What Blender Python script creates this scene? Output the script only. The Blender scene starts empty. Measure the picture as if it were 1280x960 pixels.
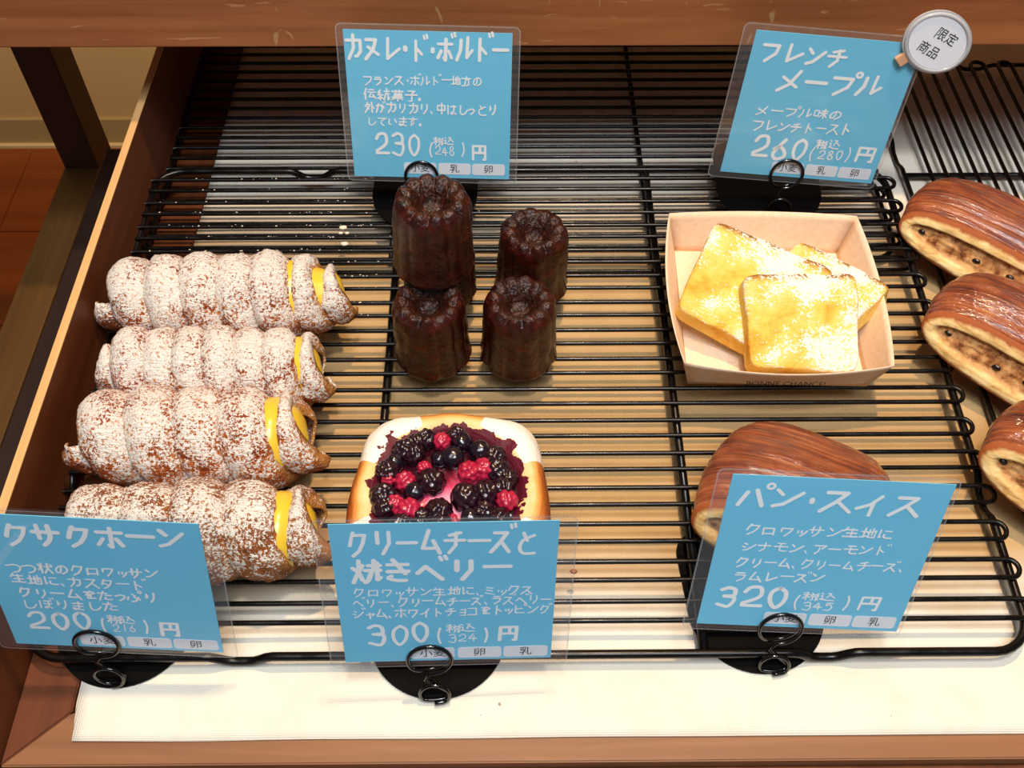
import bpy, bmesh, random
from math import *
from mathutils import Vector, Matrix, noise, Euler
random.seed(7)
C = bpy.context.scene
COL = C.collection
# ---------------------------------------------------------------- camera
F = 1250.; P = radians(52.85); PSI = radians(.69); ROLL = radians(.25); CP = Vector((0, 0, .56))
fw = Vector((sin(PSI)*cos(P), cos(PSI)*cos(P), -sin(P)))
rt = Vector((cos(PSI), -sin(PSI), 0)); up = rt.cross(fw)
rt, up = rt*cos(ROLL)+up*sin(ROLL), -rt*sin(ROLL)+up*cos(ROLL)
cam = bpy.data.cameras.new('camera'); co = bpy.data.objects.new('camera', cam); COL.objects.link(co)
cam.sensor_width = 36; cam.lens = F/1280*36; cam.clip_start = .02
co.matrix_world = Matrix(((rt.x, up.x, -fw.x, CP.x), (rt.y, up.y, -fw.y, CP.y), (rt.z, up.z, -fw.z, CP.z), (0, 0, 0, 1)))
C.camera = co
# ---------------------------------------------------------------- world, lights, exposure
w = bpy.data.worlds.new('world'); C.world = w; w.use_nodes = True
w.node_tree.nodes['Background'].inputs[0].default_value = (.80, .88, 1, 1)
w.node_tree.nodes['Background'].inputs[1].default_value = .09

def lamp(name, loc, target, size, energy, color, shape='DISK', sy=None):
    l = bpy.data.lights.new(name, 'AREA'); l.shape = shape; l.size = size; l.energy = energy; l.color = color
    if sy: l.size_y = sy
    o = bpy.data.objects.new(name, l); COL.objects.link(o); o.location = loc
    o.rotation_euler = (Vector(target)-Vector(loc)).to_track_quat('-Z', 'Y').to_euler()
    return o
lamp('ceiling_spot_warm', (.15, .66, 1.70), (0, .35, 0), .06, 13.5, (1, .68, .38))
lamp('front_fill', (.1, .05, 1.75), (0, .25, 0), .16, 7.5, (1, .95, .88))  # added unseen lamp: whitens the front cloth and lights the card faces
lamp('daylight_area', (.2, -.75, 3.0), (0, .4, .1), 1.5, 44, (.88, .94, 1), 'RECTANGLE', 1.2)  # unseen daylight source, placed high so the shelf keeps the rear dark
C.view_settings.view_transform = 'Standard'; C.view_settings.look = 'None'
C.view_settings.gamma = 1; C.view_settings.use_curve_mapping = False
C.view_settings.exposure = .52

# ---------------------------------------------------------------- helpers
def at(px, py, z=0.):
    d = fw + rt*((px-640)/F) + up*((480-py)/F)
    return CP + d*((z-CP.z)/d.z)

def tag(o, label=None, cat=None, group=None, kind=None):
    if label: o['label'] = label
    if cat: o['category'] = cat
    if group: o['group'] = group
    if kind: o['kind'] = kind
    return o

def empty(name, loc, rot=(0, 0, 0), label=None, cat=None, group=None):
    o = bpy.data.objects.new(name, None); COL.objects.link(o); o.location = loc; o.rotation_euler = rot
    o.empty_display_size = .02
    return tag(o, label, cat, group)

def mesh(name, V, Fc, mat, parent=None, smooth=True, attr=None, uv=None):
    me = bpy.data.meshes.new(name); me.from_pydata([tuple(v) for v in V], [], Fc); me.update()
    if smooth: me.polygons.foreach_set('use_smooth', [True]*len(me.polygons))
    for m in (mat if isinstance(mat, (list, tuple)) else [mat]): me.materials.append(m)
    if attr:
        for k, vals in attr.items():
            a = me.attributes.new(k, 'FLOAT', 'POINT'); a.data.foreach_set('value', vals)
    if uv:
        l = me.uv_layers.new(name='UVMap')
        for i, lp in enumerate(me.loops): l.data[i].uv = uv[lp.vertex_index]
    o = bpy.data.objects.new(name, me); COL.objects.link(o)
    if parent: o.parent = parent
    return o

def dup(o, parent):
    c = o.copy(); COL.objects.link(c); c.parent = parent; return c

class MB:
    def __init__(s): s.V = []; s.F = []
    def add(s, V, Fc):
        n = len(s.V); s.V += [Vector(v) for v in V]; s.F += [tuple(i+n for i in f) for f in Fc]; return s
    def build(s, name, mat, parent=None, smooth=True, **k): return mesh(name, s.V, s.F, mat, parent, smooth, **k)

def box(mb, x0, x1, y0, y1, z0, z1, b=0.):
    bm = bmesh.new(); bmesh.ops.create_cube(bm, size=1)
    for v in bm.verts: v.co = ((x0+x1)/2+v.co.x*(x1-x0), (y0+y1)/2+v.co.y*(y1-y0), (z0+z1)/2+v.co.z*(z1-z0))
    if b: bmesh.ops.bevel(bm, geom=list(bm.edges), offset=b, segments=2, affect='EDGES', profile=.5)
    bm.verts.index_update()
    mb.add([v.co.copy() for v in bm.verts], [[v.index for v in f.verts] for f in bm.faces]); bm.free(); return mb

def tube(mb, pts, r, n=8, closed=False):
    pts = [Vector(p) for p in pts]; N = len(pts); rings = []; nrm = None
    for i, p in enumerate(pts):
        a = pts[(i-1) % N] if (closed or i > 0) else p
        b = pts[(i+1) % N] if (closed or i < N-1) else p
        t = (b-a).normalized()
        if nrm is None:
            nrm = t.orthogonal().normalized()
        nrm = (nrm - t*nrm.dot(t))
        nrm = nrm.normalized() if nrm.length > 1e-6 else t.orthogonal().normalized()
        bn = t.cross(nrm)
        rr = r[i] if isinstance(r, (list, tuple)) else r
        rings.append([p + nrm*(rr*cos(2*pi*k/n)) + bn*(rr*sin(2*pi*k/n)) for k in range(n)])
    V = [v for g in rings for v in g]; Fc = []
    for i in range(N if closed else N-1):
        j = (i+1) % N; off = 0
        if closed and j == 0:   # align twist
            off = min(range(n), key=lambda o: (rings[i][0]-rings[0][o]).length)
        for k in range(n):
            Fc.append((i*n+k, i*n+(k+1) % n, j*n+(k+1+off) % n, j*n+(k+off) % n))
    if not closed:
        Fc.append(tuple(range(n-1, -1, -1))); Fc.append(tuple((N-1)*n+k for k in range(n)))
    return mb.add(V, Fc)

def sm(a, b, x):
    t = max(0., min(1., (x-a)/(b-a))) if a != b else float(x > a); return t*t*(3-2*t)
def nz(x, y, z, s=1.): return noise.noise(Vector((x*s, y*s, z*s)))

# ---------------------------------------------------------------- materials
class MT:
    def __init__(s, name, rough=.5, spec=.5, coat=0.):
        s.m = bpy.data.materials.new(name); s.m.use_nodes = True; s.t = s.m.node_tree; s.b = s.t.nodes['Principled BSDF']
        s.b.inputs['Roughness'].default_value = rough; s.b.inputs['Specular IOR Level'].default_value = spec
        s.b.inputs['Coat Weight'].default_value = coat; s.b.inputs['Coat Roughness'].default_value = .15
        s.tc = s.t.nodes.new('ShaderNodeTexCoord')
    def n(s, t, **kw):
        o = s.t.nodes.new(t)
        for k, v in kw.items():
            if k.startswith('i_'): o.inputs[k[2:].replace('_', ' ')].default_value = v
            else: setattr(o, k, v)
        return o
    def l(s, a, b): s.t.links.new(a, b)
    def co(s, scale=(1, 1, 1), src='Object', rot=(0, 0, 0)):
        m = s.n('ShaderNodeMapping'); m.inputs['Scale'].default_value = scale; m.inputs['Rotation'].default_value = rot
        s.l(s.tc.outputs[src], m.inputs[0]); return m.outputs[0]
    def noise(s, co, scale, detail=4, rough=.55, dist=0.):
        o = s.n('ShaderNodeTexNoise'); o.inputs['Scale'].default_value = scale; o.inputs['Detail'].default_value = detail
        o.inputs['Roughness'].default_value = rough; o.inputs['Distortion'].default_value = dist; s.l(co, o.inputs['Vector']); return o.outputs['Fac']
    def ramp(s, fac, stops):
        r = s.n('ShaderNodeValToRGB'); e = r.color_ramp.elements
        while len(e) < len(stops): e.new(.5)
        for i, (p, c) in enumerate(stops): e[i].position = p; e[i].color = (*c, 1) if len(c) == 3 else c
        s.l(fac, r.inputs[0]); return r.outputs[0]
    def math(s, op, a, b=None, clamp=False):
        o = s.n('ShaderNodeMath', operation=op, use_clamp=clamp)
        for i, v in enumerate((a, b)):
            if v is None: continue
            if isinstance(v, (int, float)): o.inputs[i].default_value = v
            else: s.l(v, o.inputs[i])
        return o.outputs[0]
    def mix(s, fac, a, b, bt='MIX'):
        o = s.n('ShaderNodeMix', data_type='RGBA', blend_type=bt)
        for i, v in ((0, fac), (6, a), (7, b)):
            if isinstance(v, (int, float)): o.inputs[i].default_value = v
            elif isinstance(v, tuple): o.inputs[i].default_value = (*v, 1)
            else: s.l(v, o.inputs[i])
        return o.outputs[2]
    def bump(s, h, st=.3, d=.001):
        o = s.n('ShaderNodeBump'); o.inputs['Strength'].default_value = st; o.inputs['Distance'].default_value = d
        s.l(h, o.inputs['Height']); s.l(o.outputs[0], s.b.inputs['Normal']); return o
    def color(s, c):
        if isinstance(c, tuple): s.b.inputs['Base Color'].default_value = (*c, 1)
        else: s.l(c, s.b.inputs['Base Color'])
        return s
    def attr(s, name): return s.n('ShaderNodeAttribute', attribute_name=name).outputs['Fac']
    def nzw(s):
        g = s.n('ShaderNodeNewGeometry'); x = s.n('ShaderNodeSeparateXYZ'); s.l(g.outputs['Normal'], x.inputs[0]); return x.outputs[2]

def srgb(r, g, b):
    f = lambda c: (c/255/12.92) if c/255 <= .04045 else ((c/255+.055)/1.055)**2.4
    return (f(r), f(g), f(b))

def wood(name, dark, light, axis='x', rough=.45, flecks=False, sc=1.):
    m = MT(name, rough, .4)
    s = {'x': (3, 60, 60), 'y': (60, 3, 60), 'z': (60, 60, 3)}[axis]
    c = m.co(s); n1 = m.noise(c, 1.1*sc, 6, .6, .6)
    c2 = m.co(tuple(v*.12 for v in s)); n2 = m.noise(c2, 1.5*sc, 3)
    f = m.math('ADD', m.math('MULTIPLY', n1, .7), m.math('MULTIPLY', n2, .45))
    col = m.ramp(f, [(.35, dark), (.75, light)])
    if flecks:
        c3 = m.co((16, 90, 150), rot=(0, .5, 0)); v = m.noise(c3, 1.6, 2, .5, 1.5)
        col = m.mix(m.ramp(v, [(.68, (0, 0, 0)), (.74, (.32, .32, .32))]), col, tuple(min(1, x*2.2+.08) for x in light))
        c4 = m.co((60, 120, 22), rot=(0, -.7, 0)); v = m.noise(c4, 1.2, 2, .5, 1.2)
        col = m.mix(m.ramp(v, [(.71, (0, 0, 0)), (.75, (.3, .3, .3))]), col, tuple(min(1, x*2.6+.1) for x in light))
    m.color(col); m.bump(n1, .25, .0008); return m.m

M = {}
M['shelf'] = wood('stained_shelf_wood', srgb(146, 78, 40), srgb(204, 130, 78), 'x', .42, True)
M['tray'] = wood('stained_tray_wood', srgb(92, 44, 20), srgb(134, 74, 38), 'y', .5)
M['trayx'] = wood('stained_tray_wood_front', srgb(112, 70, 44), srgb(152, 104, 68), 'x', .5)
M['dark'] = wood('dark_stained_wood', srgb(52, 26, 12), srgb(84, 46, 22), 'z', .5)
M['deck'] = wood('shade_black_wood', srgb(26, 12, 6), srgb(44, 22, 10), 'y', .6)
M['mahog'] = wood('dark_mahogany_panel', srgb(66, 26, 8), srgb(110, 56, 22), 'y', .55)
M['darky'] = wood('dark_stained_beam_wood', srgb(70, 46, 18), srgb(98, 66, 28), 'y', .5)
M['edge'] = wood('raw_plywood_edge', srgb(190, 140, 84), srgb(226, 182, 122), 'y', .7)
M['floor'] = wood('floor_wood', srgb(112, 50, 14), srgb(150, 74, 24), 'x', .4, sc=.5)
m = MT('wall_paint', .8, .2); m.color(srgb(208, 164, 102)); M['wall'] = m.m
m = MT('baseboard_vinyl', .6, .3); m.color(srgb(176, 146, 90)); M['base'] = m.m
m = MT('baseboard_lip', .5, .3); m.color(srgb(226, 190, 130)); M['baselip'] = m.m
# linen
m = MT('linen_cloth', .9, .1)
c = m.co((1, 1, 1)); wv = m.n('ShaderNodeTexWave', wave_type='BANDS', bands_direction='X'); wv.inputs['Scale'].default_value = 260; wv.inputs['Distortion'].default_value = 1.5; wv.inputs['Detail'].default_value = 2; m.l(c, wv.inputs[0])
wv2 = m.n('ShaderNodeTexWave', wave_type='BANDS', bands_direction='Y'); wv2.inputs['Scale'].default_value = 260; wv2.inputs['Distortion'].default_value = 1.5; wv2.inputs['Detail'].default_value = 2; m.l(c, wv2.inputs[0])
h = m.math('ADD', wv.outputs['Fac'], wv2.outputs['Fac'])
st = m.noise(c, 26, 4, .6, .4); sp = m.noise(c, 160, 2, .5)
col = m.mix(m.ramp(st, [(.45, (0, 0, 0)), (.8, (.35, .35, .35))]), srgb(234, 228, 216), srgb(208, 190, 150))
col = m.mix(m.ramp(sp, [(.78, (0, 0, 0)), (.8, (.7, .7, .7))]), col, srgb(120, 96, 66))
col = m.mix(m.math('MULTIPLY', h, .06), col, srgb(190, 170, 140))
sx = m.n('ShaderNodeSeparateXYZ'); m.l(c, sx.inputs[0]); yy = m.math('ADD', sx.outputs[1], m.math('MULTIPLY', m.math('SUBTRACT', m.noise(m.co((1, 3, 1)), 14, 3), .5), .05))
gz = m.n('ShaderNodeMapRange', interpolation_type='SMOOTHSTEP'); gz.inputs[1].default_value = .235; gz.inputs[2].default_value = .30; m.l(yy, gz.inputs[0])   # warm light painted as golden tan into the cloth under the front rack
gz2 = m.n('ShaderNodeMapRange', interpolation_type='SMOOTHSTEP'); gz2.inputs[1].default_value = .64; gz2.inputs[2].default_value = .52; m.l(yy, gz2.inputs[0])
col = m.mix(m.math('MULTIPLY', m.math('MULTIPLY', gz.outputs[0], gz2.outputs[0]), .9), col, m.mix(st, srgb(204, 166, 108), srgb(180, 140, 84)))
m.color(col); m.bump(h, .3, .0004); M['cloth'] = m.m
m = MT('black_enamel_wire', .22, .35)
c = m.co(); n_ = m.noise(c, 60, 3, .6); sp = m.noise(c, 900, 2, .6)
m.color(m.mix(m.ramp(sp, [(.76, (0, 0, 0)), (.8, (.7, .7, .7))]), srgb(12, 8, 7), srgb(120, 96, 72)))
m.l(m.ramp(n_, [(.35, (.16, .16, .16)), (.7, (.42, .42, .42))]), m.b.inputs['Roughness']); M['wire'] = m.m
m = MT('black_painted_steel', .6, .06); m.color(srgb(8, 7, 7)); M['plate'] = m.m
m = MT('black_glossy_wire', .12, .7); m.color(srgb(10, 9, 9)); M['clip'] = m.m
m = MT('blue_card_paper', .55, .3); m.color(srgb(114, 206, 242)); M['blue'] = m.m
m = MT('white_marker', .6, .2); m.color((.96, .98, .99)); M['white'] = m.m
m = MT('white_label_paper', .6, .2); m.color(srgb(236, 240, 248)); M['label'] = m.m
m = MT('black_print', .6, .2); m.color(srgb(40, 38, 44)); M['ink'] = m.m

def film(name, tint, opac, rough=.05):
    m = bpy.data.materials.new(name); m.use_nodes = True; t = m.node_tree; t.nodes.clear()
    o = t.nodes.new('ShaderNodeOutputMaterial'); tr = t.nodes.new('ShaderNodeBsdfTransparent'); tr.inputs[0].default_value = (*tint, 1)
    gl = t.nodes.new('ShaderNodeBsdfGlossy'); gl.inputs['Roughness'].default_value = rough; gl.inputs[0].default_value = (1, 1, 1, 1)
    df = t.nodes.new('ShaderNodeBsdfDiffuse'); df.inputs[0].default_value = (.75, .76, .78, 1)
    lw = t.nodes.new('ShaderNodeLayerWeight'); lw.inputs[0].default_value = .5; fr = t.nodes.new('ShaderNodeMath'); fr.operation = 'POWER'; fr.inputs[1].default_value = 4.2; t.links.new(lw.outputs['Facing'], fr.inputs[0])
    fr2 = t.nodes.new('ShaderNodeMath'); fr2.operation = 'MULTIPLY_ADD'; fr2.inputs[1].default_value = .5; fr2.inputs[2].default_value = .03; t.links.new(fr.outputs[0], fr2.inputs[0]); fr = fr2
    a = t.nodes.new('ShaderNodeMixShader'); b = t.nodes.new('ShaderNodeMixShader'); a.inputs[0].default_value = opac
    t.links.new(tr.outputs[0], a.inputs[1]); t.links.new(df.outputs[0], a.inputs[2])
    t.links.new(fr.outputs[0], b.inputs[0]); t.links.new(a.outputs[0], b.inputs[1]); t.links.new(gl.outputs[0], b.inputs[2])
    t.links.new(b.outputs[0], o.inputs[0]); return m
M['film'] = film('clear_plastic_sleeve', (.98, .98, .98), .035)
M['seam'] = film('welded_sleeve_edge', (.9, .9, .9), .28, .2)
M['rim'] = film('badge_plastic_rim', (.8, .8, .82), .55, .15)
m = MT('peach_clip_plastic', .5, .4); m.color(srgb(222, 170, 130)); M['peach'] = m.m

# pastry with powdered sugar
def horn_mat(name, amount, brown):
    m = MT(name, .75, .25)
    c = m.co(); big = m.noise(c, 55, 4, .6, .5); fine = m.noise(c, 560, 3, .75); mid = m.noise(c, 170, 3, .6)
    str_ = m.noise(m.co((1, 7, 7)), 90, 4, .6, 1)
    crust = m.ramp(m.math('ADD', m.math('MULTIPLY', big, .6), m.math('MULTIPLY', str_, .4)), [(.3, srgb(96, 34, 8)), (.44, srgb(160, 72, 22)), (.58, srgb(208, 124, 50)), (.75, srgb(236, 176, 92))] if not brown else [(.3, srgb(104, 50, 22)), (.5, srgb(160, 92, 44)), (.7, srgb(206, 146, 84))])
    cr = m.attr('groove')
    crust = m.mix(cr, crust, srgb(196, 130, 62))
    e = m.math('ADD', m.math('MULTIPLY', m.nzw(), .36), amount)
    e = m.math('ADD', e, m.math('MULTIPLY', m.math('SUBTRACT', mid, .5), .45))
    e = m.math('ADD', e, m.math('MULTIPLY', m.math('SUBTRACT', big, .5), 1.3))
    e = m.math('SUBTRACT', e, m.math('MULTIPLY', cr, .25))
    f = m.math('ADD', e, m.math('MULTIPLY', m.math('SUBTRACT', fine, .5), 2.6))
    f = m.ramp(f, [(.48, (0, 0, 0)), (.56, (1, 1, 1))])
    dk = m.ramp(m.noise(c, 470, 2, .6), [(.60, (0, 0, 0)), (.66, (.75, .75, .75))])
    f = m.math('MULTIPLY', f, m.math('SUBTRACT', 1., dk))
    m.color(m.mix(f, crust, srgb(248, 242, 234)))
    m.bump(m.math('ADD', fine, m.math('ADD', m.math('MULTIPLY', str_, 1.6), m.math('MULTIPLY', mid, 1.2))), .8, .0022); return m.m
M['horn'] = horn_mat('sugared_croissant_dough', .46, False)
M['horn2'] = horn_mat('half_sugared_croissant_dough', .36, False)
M['horn4'] = horn_mat('lightly_sugared_croissant_dough', .29, True)
m = MT('yellow_custard', .3, .5, .3); m.b.inputs['Subsurface Weight'].default_value = .2; m.b.inputs['Subsurface Radius'].default_value = (.006, .004, .001); m.b.inputs['Subsurface Scale'].default_value = 1
m.color(srgb(236, 194, 56)); M['custard'] = m.m
# canele
m = MT('caramelised_canele_crust', .25, .5, 0.)
c = m.co(); n1 = m.noise(c, 120, 5, .65, .3); n2 = m.noise(c, 420, 3, .6)
tp = m.attr('top')
col = m.ramp(m.math('ADD', n1, m.math('MULTIPLY', tp, -.10)), [(.3, srgb(20, 5, 2)), (.55, srgb(60, 15, 4)), (.75, srgb(96, 32, 10))])
col = m.mix(m.math('MULTIPLY', tp, .5), col, m.ramp(n2, [(.4, srgb(26, 11, 7)), (.7, srgb(96, 50, 26))]))
m.color(col)
m.bump(m.math('ADD', m.math('MULTIPLY', n1, 1.3), m.math('MULTIPLY', n2, m.math('ADD', .15, m.math('MULTIPLY', tp, 1.2)))), .7, .0018); M['canele'] = m.m
# french toast
m = MT('sugared_french_toast', .8, .12); m.b.inputs['Subsurface Weight'].default_value = .15; m.b.inputs['Subsurface Radius'].default_value = (.006, .004, .001); m.b.inputs['Subsurface Scale'].default_value = 1
c = m.co(); big = m.noise(c, 38, 4, .6, .4); fine = m.noise(c, 600, 3, .7); mid = m.noise(m.co((1, 2.2, 1)), 120, 4, .65, 1)
top = m.attr('top')
eg = m.ramp(big, [(.3, srgb(230, 158, 50)), (.43, srgb(246, 202, 92)), (.62, srgb(250, 220, 130))])
eg = m.mix(m.attr('crust'), eg, m.ramp(mid, [(.4, srgb(112, 50, 16)), (.7, srgb(190, 110, 40))]))
f = m.math('ADD', m.math('MULTIPLY', m.math('SUBTRACT', fine, .5), 2.2), m.math('MULTIPLY', m.math('SUBTRACT', mid, .5), 1.5))
f = m.math('ADD', f, m.math('MULTIPLY', top, m.math('ADD', .22, m.math('MULTIPLY', m.math('SUBTRACT', m.noise(c, 34, 2), .42), 2.6))))
f = m.ramp(f, [(.5, (0, 0, 0)), (.62, (1, 1, 1))])
m.color(m.mix(f, eg, srgb(250, 244, 230))); m.bump(m.math('ADD', mid, fine), .7, .0018); M['toast'] = m.m
# kraft tray
m = MT('kraft_paper_board', .7, .2); c = m.co(); n1 = m.noise(c, 300, 3)
m.color(m.ramp(n1, [(.3, srgb(236, 204, 172)), (.7, srgb(246, 218, 188))])); M['kraft'] = m.m
# pain suisse: uv.x along outline, uv.y depth layers
m = MT('glazed_laminated_crust', .20, .6, 1.); m.b.inputs['Coat Roughness'].default_value = .07
uvc = m.co((4, 30, 1), 'UV'); n1 = m.noise(uvc, 1.0, 5, .6, .5); uvf = m.co((10, 90, 1), 'UV'); n2 = m.noise(uvf, 1., 4, .6); c = m.co(); n3 = m.noise(c, 45, 3)
col = m.ramp(m.math('ADD', m.math('MULTIPLY', n1, .65), m.math('MULTIPLY', n3, .35)), [(.34, srgb(92, 34, 14)), (.45, srgb(144, 64, 28)), (.55, srgb(184, 94, 44)), (.68, srgb(222, 146, 84))])
m.color(col); m.bump(m.math('ADD', m.math('MULTIPLY', n1, 1.2), m.math('ADD', m.math('MULTIPLY', n2, .8), m.math('MULTIPLY', m.noise(c, 260, 3), .5))), 1., .003); cb = m.n('ShaderNodeBump'); cb.inputs['Strength'].default_value = .6; cb.inputs['Distance'].default_value = .0012; m.l(m.math('ADD', m.noise(c, 330, 2), m.math('MULTIPLY', n1, .8)), cb.inputs['Height']); m.l(cb.outputs[0], m.b.inputs['Coat Normal']); M['laminate'] = m.m
m = MT('cut_dough_and_filling', .7, .25)
k = m.attr('k'); c = m.co(); n1 = m.noise(c, 130, 4, .65); n2 = m.noise(m.co((1, 1, 4)), 70, 4, .6, .4)
pale = m.ramp(n2, [(.3, srgb(196, 140, 72)), (.5, srgb(232, 196, 130)), (.7, srgb(244, 220, 164))])
fil = m.ramp(n1, [(.34, srgb(104, 56, 26)), (.46, srgb(176, 116, 66)), (.62, srgb(216, 164, 106))])
kk = m.math('ADD', k, m.math('MULTIPLY', m.math('SUBTRACT', n1, .5), .25))
col = m.mix(m.ramp(kk, [(.50, (0, 0, 0)), (.58, (1, 1, 1))]), pale, fil)
m.color(m.mix(m.ramp(kk, [(.10, (1, 1, 1)), (.22, (0, 0, 0))]), col, srgb(160, 84, 40)))
m.bump(m.math('ADD', n1, n2), .5, .001); M['cut'] = m.m
m = MT('dark_raisin', .3, .5, .3); m.color(srgb(34, 16, 12)); M['raisin'] = m.m
# danish
m = MT('danish_dough', .55, .3, 0.)
c = m.co(); n1 = m.noise(c, 40, 4, .6); n2 = m.noise(m.co((1, 1, 8)), 60, 4, .6, .5); sp = m.noise(c, 420, 2)
g = m.attr('bake')
col = m.ramp(m.math('ADD', m.math('MULTIPLY', n1, .45), m.math('MULTIPLY', g, .75)), [(.12, srgb(250, 220, 168)), (.36, srgb(236, 174, 96)), (.6, srgb(212, 126, 50)), (.9, srgb(160, 76, 26))])
col = m.mix(m.ramp(sp, [(.72, (0, 0, 0)), (.76, (.5, .5, .5))]), col, srgb(150, 80, 30))
ch = m.attr('choc'); chf = m.ramp(m.math('ADD', ch, m.math('MULTIPLY', m.math('SUBTRACT', n1, .5), .3)), [(.45, (0, 0, 0)), (.52, (1, 1, 1))])
col = m.mix(chf, col, srgb(250, 238, 224))
jm = m.attr('jam'); col = m.mix(m.ramp(m.math('ADD', jm, m.math('MULTIPLY', m.math('SUBTRACT', m.noise(c, 170, 3), .5), 1.5)), [(.5, (0, 0, 0)), (.56, (1, 1, 1))]), col, srgb(90, 14, 34))
m.color(col); m.bump(m.math('ADD', n2, n1), .6, .002); M['danish'] = m.m
m = MT('berry_cream_filling', .22, .5, .4)
c = m.co(); n1 = m.noise(c, 62, 4, .6, .6); cr = m.attr('cream')
col = m.ramp(m.math('ADD', m.math('MULTIPLY', n1, .55), m.math('MULTIPLY', cr, .55)), [(.36, srgb(50, 8, 20)), (.5, srgb(130, 18, 50)), (.62, srgb(206, 60, 100)), (.8, srgb(240, 150, 176))])
m.color(col); m.bump(n1, .5, .002); M['filling'] = m.m
def simple(name, c, r, coat=.4):
    m = MT(name, r, .5, coat); m.color(c); return m.m
M['black'] = simple('blackberry_skin', srgb(34, 6, 20), .3)
M['rasp'] = simple('raspberry_skin', srgb(176, 26, 62), .35)
M['blueb'] = simple('blueberry_skin', srgb(24, 12, 26), .2)
M['crumb'] = simple('pale_crumb', srgb(230, 216, 196), .8, 0)
M['flake'] = simple('brown_pastry_flake', srgb(150, 84, 36), .6, 0)

# ---------------------------------------------------------------- setting
def solid(name, x0, x1, y0, y1, z0, z1, mat, parent=None, b=0., **k):
    return tag(box(MB(), x0, x1, y0, y1, z0, z1, b).build(name, mat, parent, smooth=False), **k)
fl = solid('floor', -3, 3, -.6, 1.56, -.72, -.70, M['floor'], kind='structure')
solid('wall_back', -3, 3, 1.545, 1.6, -.7, 1.9, M['wall'], kind='structure')
bb = solid('baseboard_back', -3, 3, 1.537, 1.545, -.7, -.64, M['base'], kind='structure')
solid('base_lip', -3, 3, 1.528, 1.537, -.7, -.694, M['baselip'], bb)
# floor boards: one piece per plank of the strip seen through the shelf
k = 0
for iy in range(7):
    y0 = -.02+iy*.22
    for ix in range(-2, 2):
        x0 = ix*.9-.3*(iy % 3)
        p = solid('plank', x0+.001, x0+.898, y0+.001, y0+.218, -.7001, -.698, M['floor'], fl, .0008)

# ---------------------------------------------------------------- display shelf unit (upper board, leg, beam)
un = empty('display_shelf', (0, .64, -.7), label='brown wooden shelf crossing above the back of the bread tray, on dark legs', cat='shelf')
def under(o, par): o.location = o.location - par.location; return o
def psolid(name, a, mat, par, b=0., **k): return under(solid(name, *a, mat, par, b, **k), par)
psolid('shelf_board', (-.9, 1.1, .62, .97, .1385, .185), M['shelf'], un, .0012)
lx0, lx1, ly = -.4344, -.4005, .772
psolid('leg', (lx0, lx1, ly, ly+.04, -.70, .138), M['dark'], un, .001)
psolid('side_beam', (lx0, lx1+.0015, -.12, ly-.0006, -.14, -.10), M['darky'], un, .001)
psolid('leg', (lx0, lx1, -.16, -.121, -.70, -.10), M['dark'], un, .001)
psolid('deck_board', (-.371, 1.1, .11, .745, -.075, -.055), M['deck'], un, .001)  # added board; its near-black tone stands in for shade in the gap
psolid('leg', (1.06, 1.1, ly, ly+.04, -.70, -.076), M['dark'], un, .001)
psolid('leg', (.4, .434, .9, .934, -.70, -.031), M['deck'], un, .001)
psolid('leg', (-.16, -.126, .9, .934, -.70, -.031), M['deck'], un, .001)

# ---------------------------------------------------------------- wooden tray
tr = empty('bread_tray', (0, .5, -.054), label='brown wooden bread tray with a tall left side panel and mitred front rim', cat='tray')
def prism(name, pts, z0, z1, mat, par):
    n = len(pts); V = [(x, y, z0) for x, y in pts]+[(x, y, z1) for x, y in pts]
    Fc = [tuple(range(n-1, -1, -1)), tuple(range(n, 2*n))]+[(i, (i+1) % n, n+(i+1) % n, n+i) for i in range(n)]
    bm = bmesh.new(); vs = [bm.verts.new(v) for v in V]
    for f in Fc: bm.faces.new([vs[i] for i in f])
    bmesh.ops.bevel(bm, geom=list(bm.edges), offset=.0008, segments=2, affect='EDGES'); bm.verts.index_update()
    o = mesh(name, [v.co.copy() for v in bm.verts], [[v.index for v in f.verts] for f in bm.faces], mat, par, False); bm.free()
    return under(o, par)
XL = -.2760
prism('front_rim', [(XL, .165), (1.0, .165), (1.0, .194), (-.2445, .194)], -.03, 0, M['trayx'], tr)
prism('side_rim', [(XL, .1655), (-.2447, .1946), (-.2447, .97), (XL, .97)], -.03, -.0004, M['mahog'], tr)
psolid('tray_bottom', (-.244, 1.0, .1946, .97, -.012, -.004), M['tray'], tr)
sp_ = psolid('side_panel', (XL-.006, XL-.0003, .160, .985, -.03, .0752), M['mahog'], tr)
psolid('raw_edge', (XL-.0059, XL-.0004, .161, .984, .0753, .0762), M['edge'], tr, .0002, label='pale raw wood top edge of the panel')
psolid('outer_strip', (XL-.062, XL-.0063, .165, .56, -.053, -.030), M['tray'], tr, .0008)
psolid('front_apron', (XL-.006, 1.0, .147, .1646, -.053, -.009), M['tray'], tr, .001)
psolid('back_panel', (XL, 1.0, .972, .984, -.03, .06), M['tray'], tr)

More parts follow.
